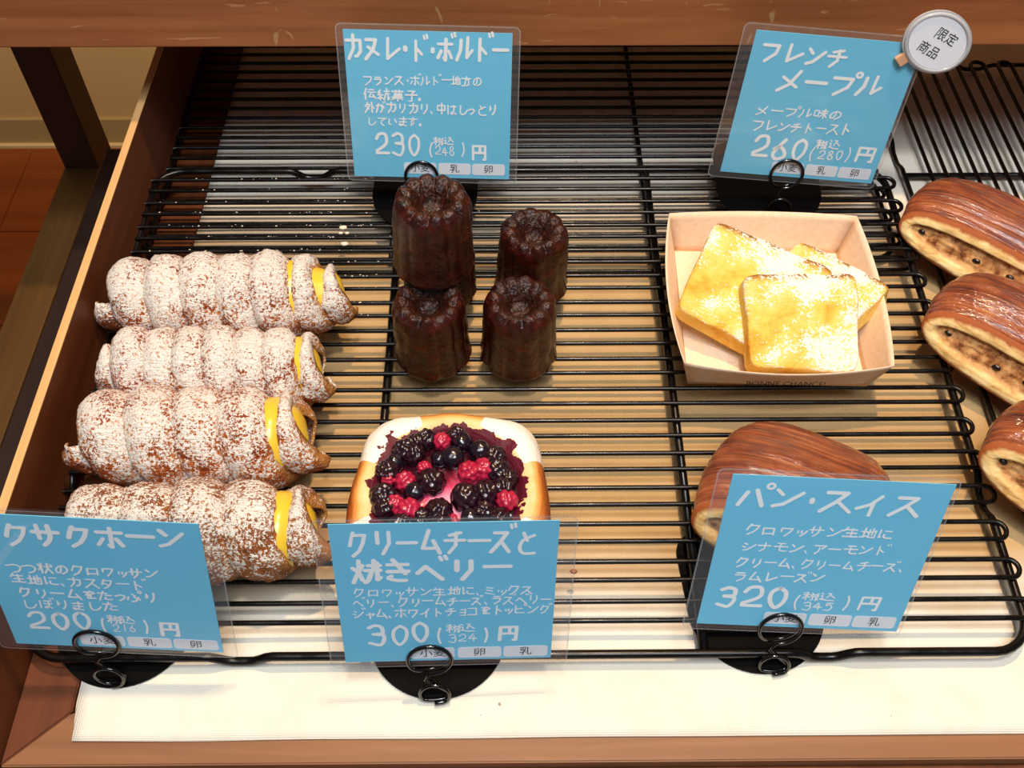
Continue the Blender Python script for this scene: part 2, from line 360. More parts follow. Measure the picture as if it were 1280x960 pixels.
# ---------------------------------------------------------------- cloth
nx, ny = 150, 110; V = []; Fc = []
x0, x1, y0, y1 = -.243, .95, .178, .955
for j in range(ny+1):
    for i in range(nx+1):
        u = i/nx; v = j/ny; x = x0+(x1-x0)*u; y = y0+(y1-y0)*v
        x += .0018*nz(y, 3, 1, 9)*(1-u); y += .0012*nz(x, 1, 5, 8)*(1-v)
        if u < .02: x += .0025*(1-sm(0, .03, v))
        z = .0008+.0006*(nz(x, y, 0, 14)+.6)+.0010*max(0, nz(x*.5, y*3, 4, 12))
        z = min(z, .0023)
        V.append((x, y, z))
for j in range(ny):
    for i in range(nx):
        a = j*(nx+1)+i; Fc.append((a, a+1, a+nx+2, a+nx+1))
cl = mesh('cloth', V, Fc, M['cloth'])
sd = cl.modifiers.new('thick', 'SOLIDIFY'); sd.thickness = .0006; sd.offset = -1
tag(cl, 'cream linen cloth lining the bottom of the bread tray', 'cloth')

# ---------------------------------------------------------------- cooling racks
def frame_path(W, H, rc, dipx, dipy, depth, hw=.015):
    pts = []
    def seg(a, b, dips, ax):
        L = (b-a).length; n = max(2, int(L/.004))
        for i in range(n):
            p = a+(b-a)*(i/n); t = p[ax]; z = 0
            for d in dips:
                z = min(z, -depth*(1-sm(hw*.35, hw*1.25, abs(t-d))))
            pts.append(Vector((p.x, p.y, z)))
    def arc(cx, cy, a0):
        for i in range(7):
            a = a0+pi/2*i/7; pts.append(Vector((cx+rc*cos(a), cy+rc*sin(a), 0)))
    w, h = W/2, H/2
    seg(Vector((-w+rc, -h, 0)), Vector((w-rc, -h, 0)), dipx, 0); arc(w-rc, -h+rc, -pi/2)
    seg(Vector((w, -h+rc, 0)), Vector((w, h-rc, 0)), dipy, 1); arc(w-rc, h-rc, 0)
    seg(Vector((w-rc, h, 0)), Vector((-w+rc, h, 0)), dipx, 0); arc(-w+rc, h-rc, pi/2)
    seg(Vector((-w, h-rc, 0)), Vector((-w, -h+rc, 0)), dipy, 1); arc(-w+rc, -h+rc, pi)
    return pts
def rack(loc, rot, label, W, H, ys, gap, fr_, wr, depth, xb, dipx, dipy, over=.004, cbr=.0022):
    r = empty('cooling_rack', loc, rot, label, 'cooling rack', 'black wire cooling racks in the tray')
    zf = -(fr_+wr)+.0002
    f = tube(MB(), [p+Vector((0, 0, zf)) for p in frame_path(W, H, .022, dipx, dipy, depth)], fr_, 10, True).build('frame', M['wire'], r)
    g = gap/2; L = W/2+over-g; pts = []
    for i in range(13): pts.append((L+g*sin(pi*i/12), -g*cos(pi*i/12), 0))
    for i in range(13): pts.append((-L-g*sin(pi*i/12), g*cos(pi*i/12), 0))
    full = []
    for i, p in enumerate(pts):
        q = pts[(i+1) % len(pts)]; full.append(p)
        if (Vector(p)-Vector(q)).length > .1:
            for k in range(1, 24): full.append(tuple(Vector(p).lerp(Vector(q), k/24)))
    o = tube(MB(), full, wr, 8, True).build('wire_loop', M['wire'], r); o.location.y = ys[0]
    for y in ys[1:]:
        c = dup(o, r); c.location.y = y; c.location.x = random.uniform(-.0006, .0006)
    b = tube(MB(), [(0, -H/2, 0), (0, H/2, 0)], cbr, 8).build('cross_bar', M['wire'], r); b.location = (xb[0], 0, zf-.0008)
    for x in xb[1:]:
        c = dup(b, r); c.location = (x, 0, zf-.0008)
    return r
SL = .036; TH = atan(SL)
def zr(y): return .0160+(y-.2212)*SL+.0014      # top of the front rack's wires
Yc = .4198
rack((.0135, Yc, .0160+(Yc-.2212)*SL), (TH, 0, 0), 'front black wire cooling rack holding the horns, caneles and toast', .578, .3975,
     [(.5983-.0252*i-Yc)/cos(TH) for i in range(15)], .0118, .0027, .0016, .0072, (-.0935, .1000), (-.1655, .1695), (-.098,), .0045, .0029)
rack((.0135, .735, .0118), (0, 0, 0), 'rear black wire cooling rack under the shelf, its front tucked below the front rack', .578, .398,
     [.7953-.735-.01305/2-.0261*(i-4) for i in range(15)], .01305, .0019, .0017, .0044, (-.1, .1005), (-.1655, .1695), (-.1, .1), cbr=.0021)
rack((.53, .492, .0118), (0, 0, pi/2), 'right black wire cooling rack under the glazed cut rolls, turned sideways', .578, .40,
     [.0124*2*(i-7) for i in range(15)], .0124, .0019, .0017, .0044, (-.06, .14), (-.165, .165), (-.1, .1), .0)

# ---------------------------------------------------------------- stroke font (handwritten)
G = {
'ク':'39 27 14;38 88 75 52 20','サ':'06 96;29 23;69 64 52 30','ホ':'07 97;59 50 41;24 01;74 91','ー':'05 95','ン':'18 36;11 42 97','カ':'07 87 83 61 51;49 44 10',
'ヌ':'18 78 54 00;25 82','レ':'29 21 95','・':'44 45','ト':'39 30;36 73','ル':'28 24 00;69 61 94','フ':'08 88 74 20','チ':'78 27;05 95;58 53 20','メ':'79 43 00;16 72',
'ハ':'37 11;68 91','ス':'18 78 44 00;54 90','イ':'79 45 03;56 50','リ':'28 24;78 74 40','ム':'49 12 82;65 90','ロ':'17 11;17 87 81;12 82','ワ':'17 14;17 87 74 40',
'ッ':'15 13;45 43;85 73 40','タ':'39 27 14;38 88 75 52 20;35 63','ラ':'28 78;16 86 73 30','シ':'18 37;05 24;11 42 97','ナ':'06 96;59 53 20','モ':'28 78;05 95;48 42 51 91',
'ア':'08 88 65;46 43 20','ミ':'28 77;25 74;12 90','ャ':'04 85 63;36 40','ョ':'26 76 70;23 73;20 70','コ':'18 88 81;11 81','ヒ':'19 11 91;15 76','ヘ':'04 37 91',
'つ':'~06 57 86 94 71 40','っ':'~04 45 74 62 30','の':'~57 42 21 13 26 58 87 94 82 50','に':'18 11 22;47 87;~44 42 61 91','を':'17 77;~58 24 55 52;~86 44 31 51 81',
'た':'07 67;49 00;55 95;~53 42 51 91','ふ':'48 66;~55 73 61 30;15 02;85 92','り':'28 24 36;~79 74 50','し':'~28 22 40 71 94','ほ':'18 10;48 98;45 95;~78 72 50 41 62 90',
'ま':'17 87;14 84;~59 52 20 12 41 80','と':'38 55;~87 35 22 40 90','き':'17 87;14 84;39 73;~22 11 40 70','か':'~07 67 73 50;39 00;78 95','は':'18 10;47 97;~78 72 50 41 62 90',
'い':'~17 12 31;77 93','す':'07 97;~59 53 32 35 55 52 20','て':'08 98;~88 45 42 70','中':'17 13 83 87 17;59 50','外':'39 05;27 57 00;25 43;79 70;76 94','方':'59 58;07 97;46 76 71 50;46 30 00',
'地':'06 46;29 21;01 42;45 97 94;58 51 91 93;79 73','生':'29 06;17 87;24 84;58 51;01 91','状':'29 20;08 16;03 26;46 96;69 64 40;65 90;88 97','伝':'29 04;15 10;48 88;36 96;66 42 82;74 91',
'統':'28 06 26 04 44;24 20;12 01;32 41;57 97;79 77;76 65 95;64 50;84 80 91 92','菓':'08 98;39 37;69 67;26 86 84 24 26;25 85;56 50;03 93;53 01;53 91','子':'28 78 56;56 50 30;05 95',
'味':'07 02 32 37 07;57 97;45 95;79 70;75 41;75 91','焼':'06 15;37 25;29 25 00;24 31;57 97;79 75;88 84;45 95;64 51 40;84 81 92','税':'38 08;06 46;29 20;25 02;25 43;58 67;98 87;56 54 94 96 56;64 61 50;84 80 91 92',
'込':'08 17;05 15 12 01;01 21 40 90;48 68 43;66 93','円':'18 10;18 88 80 70;58 54;14 84',
'2':'~17 39 79 86 64 12;11 91','3':'~18 49 78 75 35;~45 75 83 60 11','0':'~59 27 23 50 83 87 59','6':'~78 45 22 40 81 83 55 24','8':'~78 49 27 45 83 60 22 35 66 78','4':'58 13 93;66 60','5':'28 25;~25 66 83 60 10;28 88','1':'59 50',
'(':'~79 46 43 70',')':'~29 56 53 20','、':'12 30','。':'~12 21 10 01 12'}
BASE = {'ド':'ト','ボ':'ホ','ズ':'ス','ベ':'ヘ','グ':'ク','ジ':'シ','が':'か','ぼ':'ほ'}; HAN = {'プ':'フ','パ':'ハ','ピ':'ヒ','ぷ':'ふ'}
WD = {'・':.5,'、':.55,'。':.55,'ッ':.75,'ャ':.75,'ョ':.75,'っ':.75,'ー':.95}
def smooth_pts(p):
    out = []; n = len(p)
    for i in range(n-1):
        a, b, c, d = p[max(i-1, 0)], p[i], p[i+1], p[min(i+2, n-1)]
        for k in range(6):
            t = k/6; out.append(.5*((2*b)+(c-a)*t+(2*a-5*b+4*c-d)*t*t+(3*b-a-3*c+d)*t**3))
    return out+[p[-1]]
def strokes(ch):
    if ch in BASE: s = [[q*.9 for q in st] for st in strokes(BASE[ch])]; return s+[[Vector((7.7, 10.2)), Vector((8.2, 8.9))], [Vector((9.4, 10.6)), Vector((9.9, 9.3))]]
    if ch in HAN: s = [[q*.9 for q in st] for st in strokes(HAN[ch])]; return s+[[Vector((9+1.1*cos(a*pi/4), 9.2+1.1*sin(a*pi/4))) for a in range(9)]]
    out = []
    for st in G[ch].split(';'):
        smo = st.startswith('~'); p = [Vector((float(t[0]), float(t[1]))) for t in st.strip('~').split()]
        out.append(smooth_pts(p) if smo else p)
    return out
def write(V, Fc, text, u0, v0, u1, v1, h, z, rng, wf=.15):
    u0, v0, u1, v1, h = [a*.001 for a in (u0, v0, u1, v1, h)]
    ws = [WD.get(c, 1.) for c in text]; tot = sum(ws); L = u1-u0; acc = 0
    sw = min(h, L/tot*1.15 if len(text) > 1 else h)*wf/2
    for c, wd in zip(text, ws):
        cw = L*wd/tot; t = acc/tot; acc += wd; gw = cw*(.86 if len(text) > 1 else 1.0)
        bx = u0+L*t+rng.uniform(-.02, .02)*h; by = v0+(v1-v0)*t+rng.uniform(-.05, .05)*h
        s = rng.uniform(.9, 1.02); sh = rng.uniform(-.02, .08)
        if c in '・、。ッャョっ' : gw = cw*.95
        for st in strokes(c):
            P_ = [Vector((bx+q.x/9*gw*s+q.y/9*h*sh+sw*.5, by+q.y/9*h*s)) for q in st]
            wds = sw*rng.uniform(.88, 1.12)*(1.35 if c == '・' else 1)*(.72 if st[0].y > 8.5 and st[0].x > 7.5 else 1)
            runs = [[P_[0]]]
            for i in range(1, len(P_)):
                runs[-1].append(P_[i])
                if i < len(P_)-1:
                    a = P_[i]-P_[i-1]; b = P_[i+1]-P_[i]
                    if a.length > 1e-7 and b.length > 1e-7 and a.angle(b) > .75: runs.append([P_[i]])
            for R_ in runs:
                R_ = [q for k, q in enumerate(R_) if k == 0 or (q-R_[k-1]).length > 1e-6]
                if len(R_) < 2: continue
                z += 1.2e-6; lf = []; rg = []
                for k, q in enumerate(R_):
                    a = (q-R_[k-1]).normalized() if k else (R_[1]-q).normalized(); b = (R_[k+1]-q).normalized() if k < len(R_)-1 else a
                    d = (a+b).normalized(); pn = Vector((-d.y, d.x))*wds/max(.6, d.dot(a)); lf.append(q+pn); rg.append(q-pn)
                d0 = (R_[0]-R_[1]).normalized(); a0 = atan2(d0.y, d0.x); d1 = (R_[-1]-R_[-2]).normalized(); a1 = atan2(d1.y, d1.x)
                n = len(V); m_ = len(R_)
                V += [(q.x, q.y, z) for q in lf]+[(q.x, q.y, z) for q in rg]
                Fc += [(n+k, n+m_+k, n+m_+k+1, n+k+1) for k in range(m_-1)]
                for q, aa, l0, l1 in ((R_[0], a0, n+m_, n), (R_[-1], a1, n+m_-1, n+2*m_-1)):
                    st_ = len(V); V += [(q.x+wds*cos(aa+t_), q.y+wds*sin(aa+t_), z) for t_ in (-1.1, -.55, 0, .55, 1.1)]
                    Fc.append((l1, st_, st_+1, st_+2, st_+3, st_+4, l0) if q is R_[-1] else (l1, st_, st_+1, st_+2, st_+3, st_+4, l0))
def printed(name, text, size, mat, parent, loc, rotz=0):
    cu = bpy.data.curves.new(name, 'FONT'); cu.body = text; cu.size = size; cu.align_x = 'CENTER'; cu.align_y = 'CENTER'; cu.resolution_u = 3
    t = bpy.data.objects.new(name, cu); COL.objects.link(t); dg = bpy.context.evaluated_depsgraph_get()
    me = bpy.data.meshes.new_from_object(t.evaluated_get(dg)); bpy.data.objects.remove(t); me.name = name
    me.materials.clear(); me.materials.append(mat)
    o = bpy.data.objects.new(name, me); COL.objects.link(o); o.parent = parent; o.location = loc; o.rotation_euler.z = rotz
    return o
def rrect(x0, x1, y0, y1, r, z, n=5):
    P_ = []
    for cx, cy, a0 in ((x1-r, y0+r, -pi/2), (x1-r, y1-r, 0), (x0+r, y1-r, pi/2), (x0+r, y0+r, pi)):
        for i in range(n+1):
            a = a0+pi/2*i/n; P_.append((cx+r*cos(a), cy+r*sin(a), z))
    return P_
def flat(name, P_, th, mat, parent):
    n = len(P_)
    if th < 1e-4: return mesh(name, list(P_), [tuple(range(n))], mat, parent, False)
    V = [(x, y, z-th) for x, y, z in P_]+list(P_)
    return mesh(name, V, [tuple(range(n-1, -1, -1)), tuple(range(n, 2*n))]+[(i, (i+1) % n, n+(i+1) % n, n+i) for i in range(n)], mat, parent, False)

CARDS = {
1: dict(c=(-0.0518,0.5824,0.1147), x=(0.9996,-0.0189,-0.0191), y=(0.0231,0.2386,0.9708), W=0.1142, ring=(-0.0076,-0.0528), T=[
  ('カヌレ・ド・ボルドー',-55.8,33.7,55.2,34.6,16.5),('フランス・ボルドー地方の',-45.8,15.8,37.1,17.5,6.9),('伝統菓子。',-45.9,5.1,-2.9,5.2,8.2),
  ('外がカリカリ、中はしっとり',-45.9,-4.4,48.3,-4.0,7.7),('しています。',-45.2,-13.7,-4.1,-13.4,6.7),('230',-40.8,-36.7,-6.1,-35.8,17.5),
  ('(',-2.5,-37.6,1.0,-37.5,11.9),('税込',1.6,-27.7,17.5,-27.3,6.2),('248',2.6,-36.2,17.4,-36.2,7.2),(')',21.5,-36.3,25.0,-36.2,11.9),('円',28.7,-38.2,40.7,-37.5,12.6)]),
2: dict(c=(0.2211,0.5771,0.1151), x=(0.9964,-0.0373,-0.0762), y=(0.0813,0.1632,0.9832), W=0.1138, ring=(-0.0080,-0.0513), T=[
  ('フレンチ',-49.8,32.8,9.9,33.3,13.9),('メープル',-32.9,13.2,40.7,14.8,15.0),('メープル味の',-42.6,-6.6,19.1,-4.8,7.2),('フレンチトースト',-42.5,-18.4,29.6,-15.8,8.0),
  ('260',-39.0,-40.4,2.7,-39.0,17.9),('(',3.1,-39.2,7.1,-38.8,12.2),('税込',7.1,-28.4,25.1,-27.6,7.6),('280',10.6,-37.4,28.9,-36.9,7.7),(')',30.5,-37.3,34.6,-37.0,12.2),('円',37.2,-36.7,52.6,-36.3,12.8)]),
3: dict(c=(-0.2079,0.2294,0.0858), x=(0.9973,-0.0258,-0.0684), y=(0.0723,0.2107,0.9749), W=0.1119, ring=(-0.0116,-0.0484), T=[
  ('クサクホーン',-40.7,31.0,48.4,34.0,15.7),('つつ状のクロワッサン',-45.0,9.7,31.4,9.9,7.7),('生地に、カスタード',-44.9,0.5,23.3,-0.6,7.9),('クリームをたっぷり',-44.0,-10.7,27.9,-10.0,8.1),
  ('しぼりました',-44.4,-20.0,6.2,-18.8,7.6),('200',-45.4,-38.6,-10.0,-35.9,15.1),('(',-7.2,-37.8,-4.8,-37.7,12.3),('税込',-2.6,-30.3,13.4,-29.1,7.1),('216',-0.8,-37.9,11.5,-36.9,6.6),(')',15.6,-37.6,18.2,-37.4,12.3),('円',23.5,-38.8,35.2,-37.9,13.1)]),
4: dict(c=(-0.0304,0.2239,0.0851), x=(0.9992,0.0288,-0.0269), y=(0.0184,0.2619,0.9649), W=0.1116, ring=(-0.0103,-0.0509), T=[
  ('クリームチーズと',-47.7,31.6,45.8,31.2,17.3),('焼きベリー',-47.2,11.9,33.8,11.8,16.5),('クロワッサン生地に、ミックス',-47.5,0.7,45.2,-0.2,6.7),('ベリー、クリームチーズ、ラズベリー',-48.1,-7.4,54.6,-7.4,6.9),
  ('ジャム、ホワイトチョコをトッピング',-48.8,-16.5,54.5,-15.1,7.0),('300',-43.4,-39.1,-8.8,-35.9,15.9),('(',-6.5,-38.7,-3.5,-38.8,12.7),('税込',-0.9,-29.3,15.0,-28.0,6.6),('324',-0.0,-38.1,15.7,-36.4,6.7),(')',18.9,-38.2,21.9,-38.4,12.7),('円',25.7,-37.1,37.5,-37.2,12.7)]),
5: dict(c=(0.1656,0.2442,0.0848), x=(0.9979,-0.0255,-0.0596), y=(0.0646,0.3148,0.9469), W=0.1129, ring=(-0.0094,-0.0539), T=[
  ('パン・スイス',-52.7,32.5,44.8,31.1,14.1),('クロワッサン生地に',-43.6,14.1,34.6,15.8,7.1),('シナモン、アーモンド',-42.6,2.5,35.4,3.9,6.8),('クリーム、クリームチーズ、',-44.1,-9.2,48.0,-7.2,6.9),
  ('ラムレーズン',-43.4,-19.9,7.0,-17.5,7.1),('320',-49.5,-39.1,-9.4,-38.4,15.3),('(',-7.3,-39.3,-3.3,-39.1,11.7),('税込',-2.5,-31.5,16.5,-30.9,6.1),('345',-1.5,-39.2,16.5,-38.1,6.2),(')',21.0,-38.2,24.4,-38.0,11.7),('円',28.1,-37.4,41.8,-37.2,11.7)]),
}
MARG = {1: (5, 5.5, 4.5, 3.5), 2: (9, 2.5, 5, 4.5), 3: (9, 8, 4, 4), 4: (8, 9, 3.5, 4), 5: (8, 2, 4, 4)}
AL = {1: '乳卵', 2: '乳卵', 3: '乳卵', 4: '卵乳', 5: '卵乳'}
CL = {1: 'blue price card standing behind the dark caneles, priced 230', 2: 'blue price card behind the french toast box, priced 260, badge on its corner',
      3: 'blue price card at the front left corner by the sugared horns, priced 200', 4: 'blue price card at the front middle before the berry danish, priced 300', 5: 'blue price card at the front right before the glazed roll, priced 320'}
ST = {1: 'black wire card stand behind the stack of caneles', 2: 'black wire card stand behind the french toast box', 3: 'black wire card stand in the front left corner of the tray',
      4: 'black wire card stand at the front middle before the berry danish', 5: 'black wire card stand at the front right before the glazed roll'}
PLT = {1: (-.061, .586, -2), 2: (.206, .589, -3), 3: (-.2235, .2475, 0), 4: (-.0398, .2395, 0), 5: (.149, .2530, 4)}
for i, d in CARDS.items():
    x = Vector(d['x']); y = Vector(d['y']); y = (y-x*y.dot(x)).normalized(); n = x.cross(y); c = Vector(d['c']); W = d['W']; H = W*.95
    mw = Matrix(((x.x, y.x, n.x, c.x), (x.y, y.y, n.y, c.y), (x.z, y.z, n.z, c.z), (0, 0, 0, 1)))
    r = empty('price_card', (0, 0, 0), (0, 0, 0), CL[i], 'price card', 'blue handwritten price cards'); r.matrix_world = mw
    cd = flat('card_paper', [(-W/2, -H/2, .0002), (W/2, -H/2, .0002), (W/2, H/2, .0002), (-W/2, H/2, .0002)], .0004, M['blue'], r)
    V = []; Fc = []; rng = random.Random(i)
    for t in d['T']:
        big = t[5] > 12
        write(V, Fc, *t, .00042, rng, .155 if big and t[0] not in '()' else (.09 if t[0] in '()' else (.12 if i == 4 else .135)))
    tag(mesh('lettering', V, Fc, M['white'], r, False), 'white handwritten price and description')
    for q, (a, b, txt) in enumerate(((-20.3, 3.4, '小麦'), (5.0, 28.7, AL[i][0]), (29.8, 53.8, AL[i][1]))):
        lb = flat('allergen_label', rrect(a*.001, b*.001, -.0512, -.0423, .0018, .00034), .0001, M['label'], r)
        printed('printed_word', txt, .0072, M['ink'], lb, ((a+b)/2*.001, -.0468, .00048))
    ml, mr, mt_, mb_ = [a*.001 for a in MARG[i]]
    X0, X1, Y0, Y1 = -W/2-ml, W/2+mr, -H/2-mb_, H/2+mt_
    sl = flat('plastic_sleeve', rrect(X0, X1, Y0, Y1, .004, .0009), 0, M['film'], r)
    flat('plastic_sleeve', rrect(X0, X1, Y0, Y1, .004, -.0006), 0, M['film'], r)
    o1 = rrect(X0, X1, Y0, Y1, .004, .0008); o2 = rrect(X0+.0007, X1-.0007, Y0+.0007, Y1-.0007, .0034, .0008); n_ = len(o1)
    mesh('welded_edge', o1+o2, [(k, (k+1) % n_, n_+(k+1) % n_, n_+k) for k in range(n_)], M['seam'], r, False)
    # stand
    px, py, pr = PLT[i]; zb = .0024 if i > 2 else zr(py)+.0003
    s = empty('card_stand', (px, py, zb), (0 if i > 2 else TH, 0, radians(pr)), ST[i], 'card stand', 'black wire card stands')
    R_ = .0405; P_ = [(R_*cos(a), R_*sin(a), .0012) for a in [pi+pi*k/32 for k in range(33)]]
    bk = .052
    for k in range(7): a = pi/2*k/6; P_.append((R_-.013+.013*cos(a), bk-.013+.013*sin(a), .0012))
    for k in range(7): a = pi/2+pi/2*k/6; P_.append((-R_+.013+.013*cos(a), bk-.013+.013*sin(a), .0012))
    if i > 2: P_ = [(p[0]*(1 if p[1] < 0 else 1), p[1], .0012) for p in P_]
    flat('base_plate', P_, .0012, M['plate'], s)
    # wire clip in card-plane coordinates
    ru, rv = d['ring']; rr = .0118; lr = .0082; off = .0019
    bot = Vector((ru+.002, rv-.0285)); Zs = []
    def pw(u, v, z): return c+x*u+y*v+n*z
    pts = []
    if i <= 2: zt = zb+.0012
    else: zt = .0036
    # lower loop then ring
    for k in range(30):
        a = -pi/2+2*pi*1.25*k/29
        pts.append(pw(bot.x+lr*cos(a), bot.y+lr*sin(a), .0045-.0026*k/29))
    p0 = pts[-1]; q0 = pw(ru, rv-rr, off)
    mid = pw(ru-.003, (bot.y+lr+rv-rr)/2, .0024); pts.append(mid)
    for k in range(44):
        a = -pi/2+2*pi*1.5*k/43
        zz = off if k < 24 else off-(2*off)*sm(24, 30, k)
        pts.append(pw(ru+rr*cos(a), rv+rr*sin(a)+(.0*k), zz))
    ft = pts[0]; pts = [Vector((ft.x, ft.y-.001, zt+.0008)), Vector((ft.x, ft.y-.0005, (ft.z+zt)/2+.0004))]+pts if ft.z > zt+.002 else pts
    pts = [Vector((p.x, p.y, max(p.z, zt+.0009))) for p in pts]
    wc = tube(MB(), pts, .0012, 8).build('wire_clip', M['clip'], None)
    s_inv = (Matrix.Translation(s.location) @ s.rotation_euler.to_matrix().to_4x4()).inverted()
    for v in wc.data.vertices: v.co = s_inv @ v.co
    wc.parent = s
    if i == 2:
        b = empty('round_badge', (0, 0, 0), (0, 0, 0), 'white oval badge in a clear rim clipped to a corner of the back right card', 'badge')
        b.matrix_world = mw @ Matrix.Translation((.0635, .0575, .0016)) @ Matrix.Rotation(radians(-30), 4, 'Z')
        def ell(a_, b_, z, n=48): return [(a_*cos(2*pi*k/n), b_*sin(2*pi*k/n), z) for k in range(n)]
        flat('plastic_rim', ell(.0245, .0205, .0022), .0014, M['rim'], b)
        rim = ell(.0222, .0182, .0026); tube(MB(), rim, .0013, 8, True).build('rim_ridge', M['rim'], b)
        flat('badge_paper', ell(.0208, .0168, .0031), .0008, M['label'], b)
        printed('printed_word', '限定', .0085, M['ink'], b, (.0012, .0058, .0033), radians(8)); printed('printed_word', '商品', .0085, M['ink'], b, (-.0012, -.0068, .0033), radians(8))
        cp = box(MB(), -.0045, .0035, -.0255, -.0185, -.0004, .0024, .0006).build('clip_tab', M['peach'], b, False)
        cp.rotation_euler.z = radians(-14); cp.location.x = -.0035

# ---------------------------------------------------------------- custard horns
def horn(pl, pr, R, N, tailr, taill, mat, label, seed, zoff=0., rl=.92):
    A = Vector((pl[0], pl[1], 0)); B = Vector((pr[0], pr[1], 0)); c = (A+B)/2; L = (B-A).length; ang = atan2(B.y-A.y, B.x-A.x)
    z0 = zr(c.y)
    r = empty('custard_horn', (c.x, c.y, z0+zoff), (0, 0, ang), label, 'pastry', 'sugared custard horns')
    p = L/N; V = []; Fc = []; gr = []; SA = 44; NV = 18
    s0, s1 = -taill, N+tailr; ns = int((s1-s0)*SA); sd = seed*3.7; th0 = radians(-110)-2*pi*N
    thc = radians(130)
    def geo(s):
        th = 2*pi*s+th0; k = .5+.5*cos(th-thc)
        if s > N:
            t = (s-N)/max(tailr, .01); x = L/2+(s-N)*p*.80; hw = p*(.60*(1-sm(0, .25, t))+(.10+.46*k)*sm(0, .25, t))*(1-.55*sm(.8, 1, t)); Rr = R*(1-.42*t**.8)
        elif s < 0:
            t = -s/max(taill, .01); x = -L/2+s*p*.75; hw = p*(.60*(1-sm(0, .3, t))+(.22+.32*k)*sm(0, .3, t))*(1-.5*sm(.7, 1, t)); Rr = R*rl*(1-.36*t**.8)
        else:
            x = -L/2+s*p; hw = p*.62; Rr = R*(rl+(1-rl)*sm(0, N*.5, s))*(1+.03*sin(s*2.3+sd)); t = 0
            if s > N-1: Rr *= 1-.03*(s-N+1)
        return th, x, hw, Rr
    for i in range(ns+1):
        s = s0+(s1-s0)*i/ns; th, x, hw, Rr = geo(s)
        for j in range(NV+1):
            v = -1+2*j/NV; av = abs(v)
            rr = Rr*(1-.30*av**2.6)
            if av > .88: rr -= Rr*.16*((av-.88)/.12)
            xx = x+hw*v+p*.055*sin(th*1.0+sd)+.0012*nz(th*1.3, v, sd, 1)
            yy = -sin(th); zz = cos(th)
            dsp = .0013*nz(xx*90, yy*3+sd, zz*3, 1)+.0007*nz(xx*380, yy*7, zz*7+sd, 1)+.0006*nz(xx*700, yy*18, zz*18+sd, 1)+.0010*sm(.25, .5, nz(xx*120, yy*4, zz*4+sd*2, 1))
            rr += dsp
            V.append((xx, yy*rr*1.03, (zz*rr*.97)+R*.93)); gr.append(sm(.72, .95, av))
        if i:
            a = (i-1)*(NV+1); b = i*(NV+1)
            for j in range(NV): Fc.append((a+j, a+j+1, b+j+1, b+j))
    V = [(a, b, max(c_, .0002)) for a, b, c_ in V]
    o = mesh('croissant_dough', V, Fc, mat, r, attr={'groove': gr})
    sdm = o.modifiers.new('thick', 'SOLIDIFY'); sdm.thickness = .0016; sdm.offset = -1
    # custard core
    xe = L/2+tailr*p*.80; xs = -L/2-taill*p*.75; NX = 46; NA = 28; V = []; Fc = []
    for i in range(NX+1):
        t = i/NX; x = xs+(xe-xs)*t
        if x > L/2: q = (x-L/2)/(xe-L/2+1e-6); rr = R*.86*(1-.42*q**.8)
        elif x < -L/2: q = (-L/2-x)/(-L/2-xs+1e-6); rr = R*rl*.84*(1-.36*q**.8)
        else: rr = R*(.70*(rl+(1-rl)*sm(-L/2, 0, x))+.16*sm(L/2-.75*p, L/2-.2*p, x)+.10*(1-sm(-L/2+.05*p, -L/2+.4*p, x))*(taill > .2))
        e = min(x-xs, xe-x)/.009
        rr *= sqrt(max(0, 1-(1-min(1, e))**2))*.999+.001
        rr += .0005*nz(x, 2, sd, 120)
        for k_ in range(NA):
            a = 2*pi*k_/NA; V.append((x, -sin(a)*rr, cos(a)*rr*.97+R*.93))
        if i:
            for k_ in range(NA): a0 = (i-1)*NA; b0 = i*NA; Fc.append((a0+k_, a0+(k_+1) % NA, b0+(k_+1) % NA, b0+k_))
    mesh('custard_filling', V, Fc, M['custard'], r)
    return r
horn((-.2555, .4590), (-.1400, .4600), .0290, 5, 1.75, .55, M['horn'], 'custard horn at the back of the row, heavily sugared with a long open tip', 1)
horn((-.2450, .4035), (-.1310, .3990), .0262, 6, .85, .75, M['horn'], 'second custard horn from the back, whitest with powdered sugar and thinner', 2)
horn((-.2465, .3475), (-.1370, .3455), .0300, 4, .75, .55, M['horn2'], 'third custard horn from the back, fat and browned at its right end', 3)
horn((-.2420, .2870), (-.1260, .2835), .0275, 4, .75, .02, M['horn4'], 'front custard horn, brownest with little sugar, partly behind the price card', 4, rl=.84)

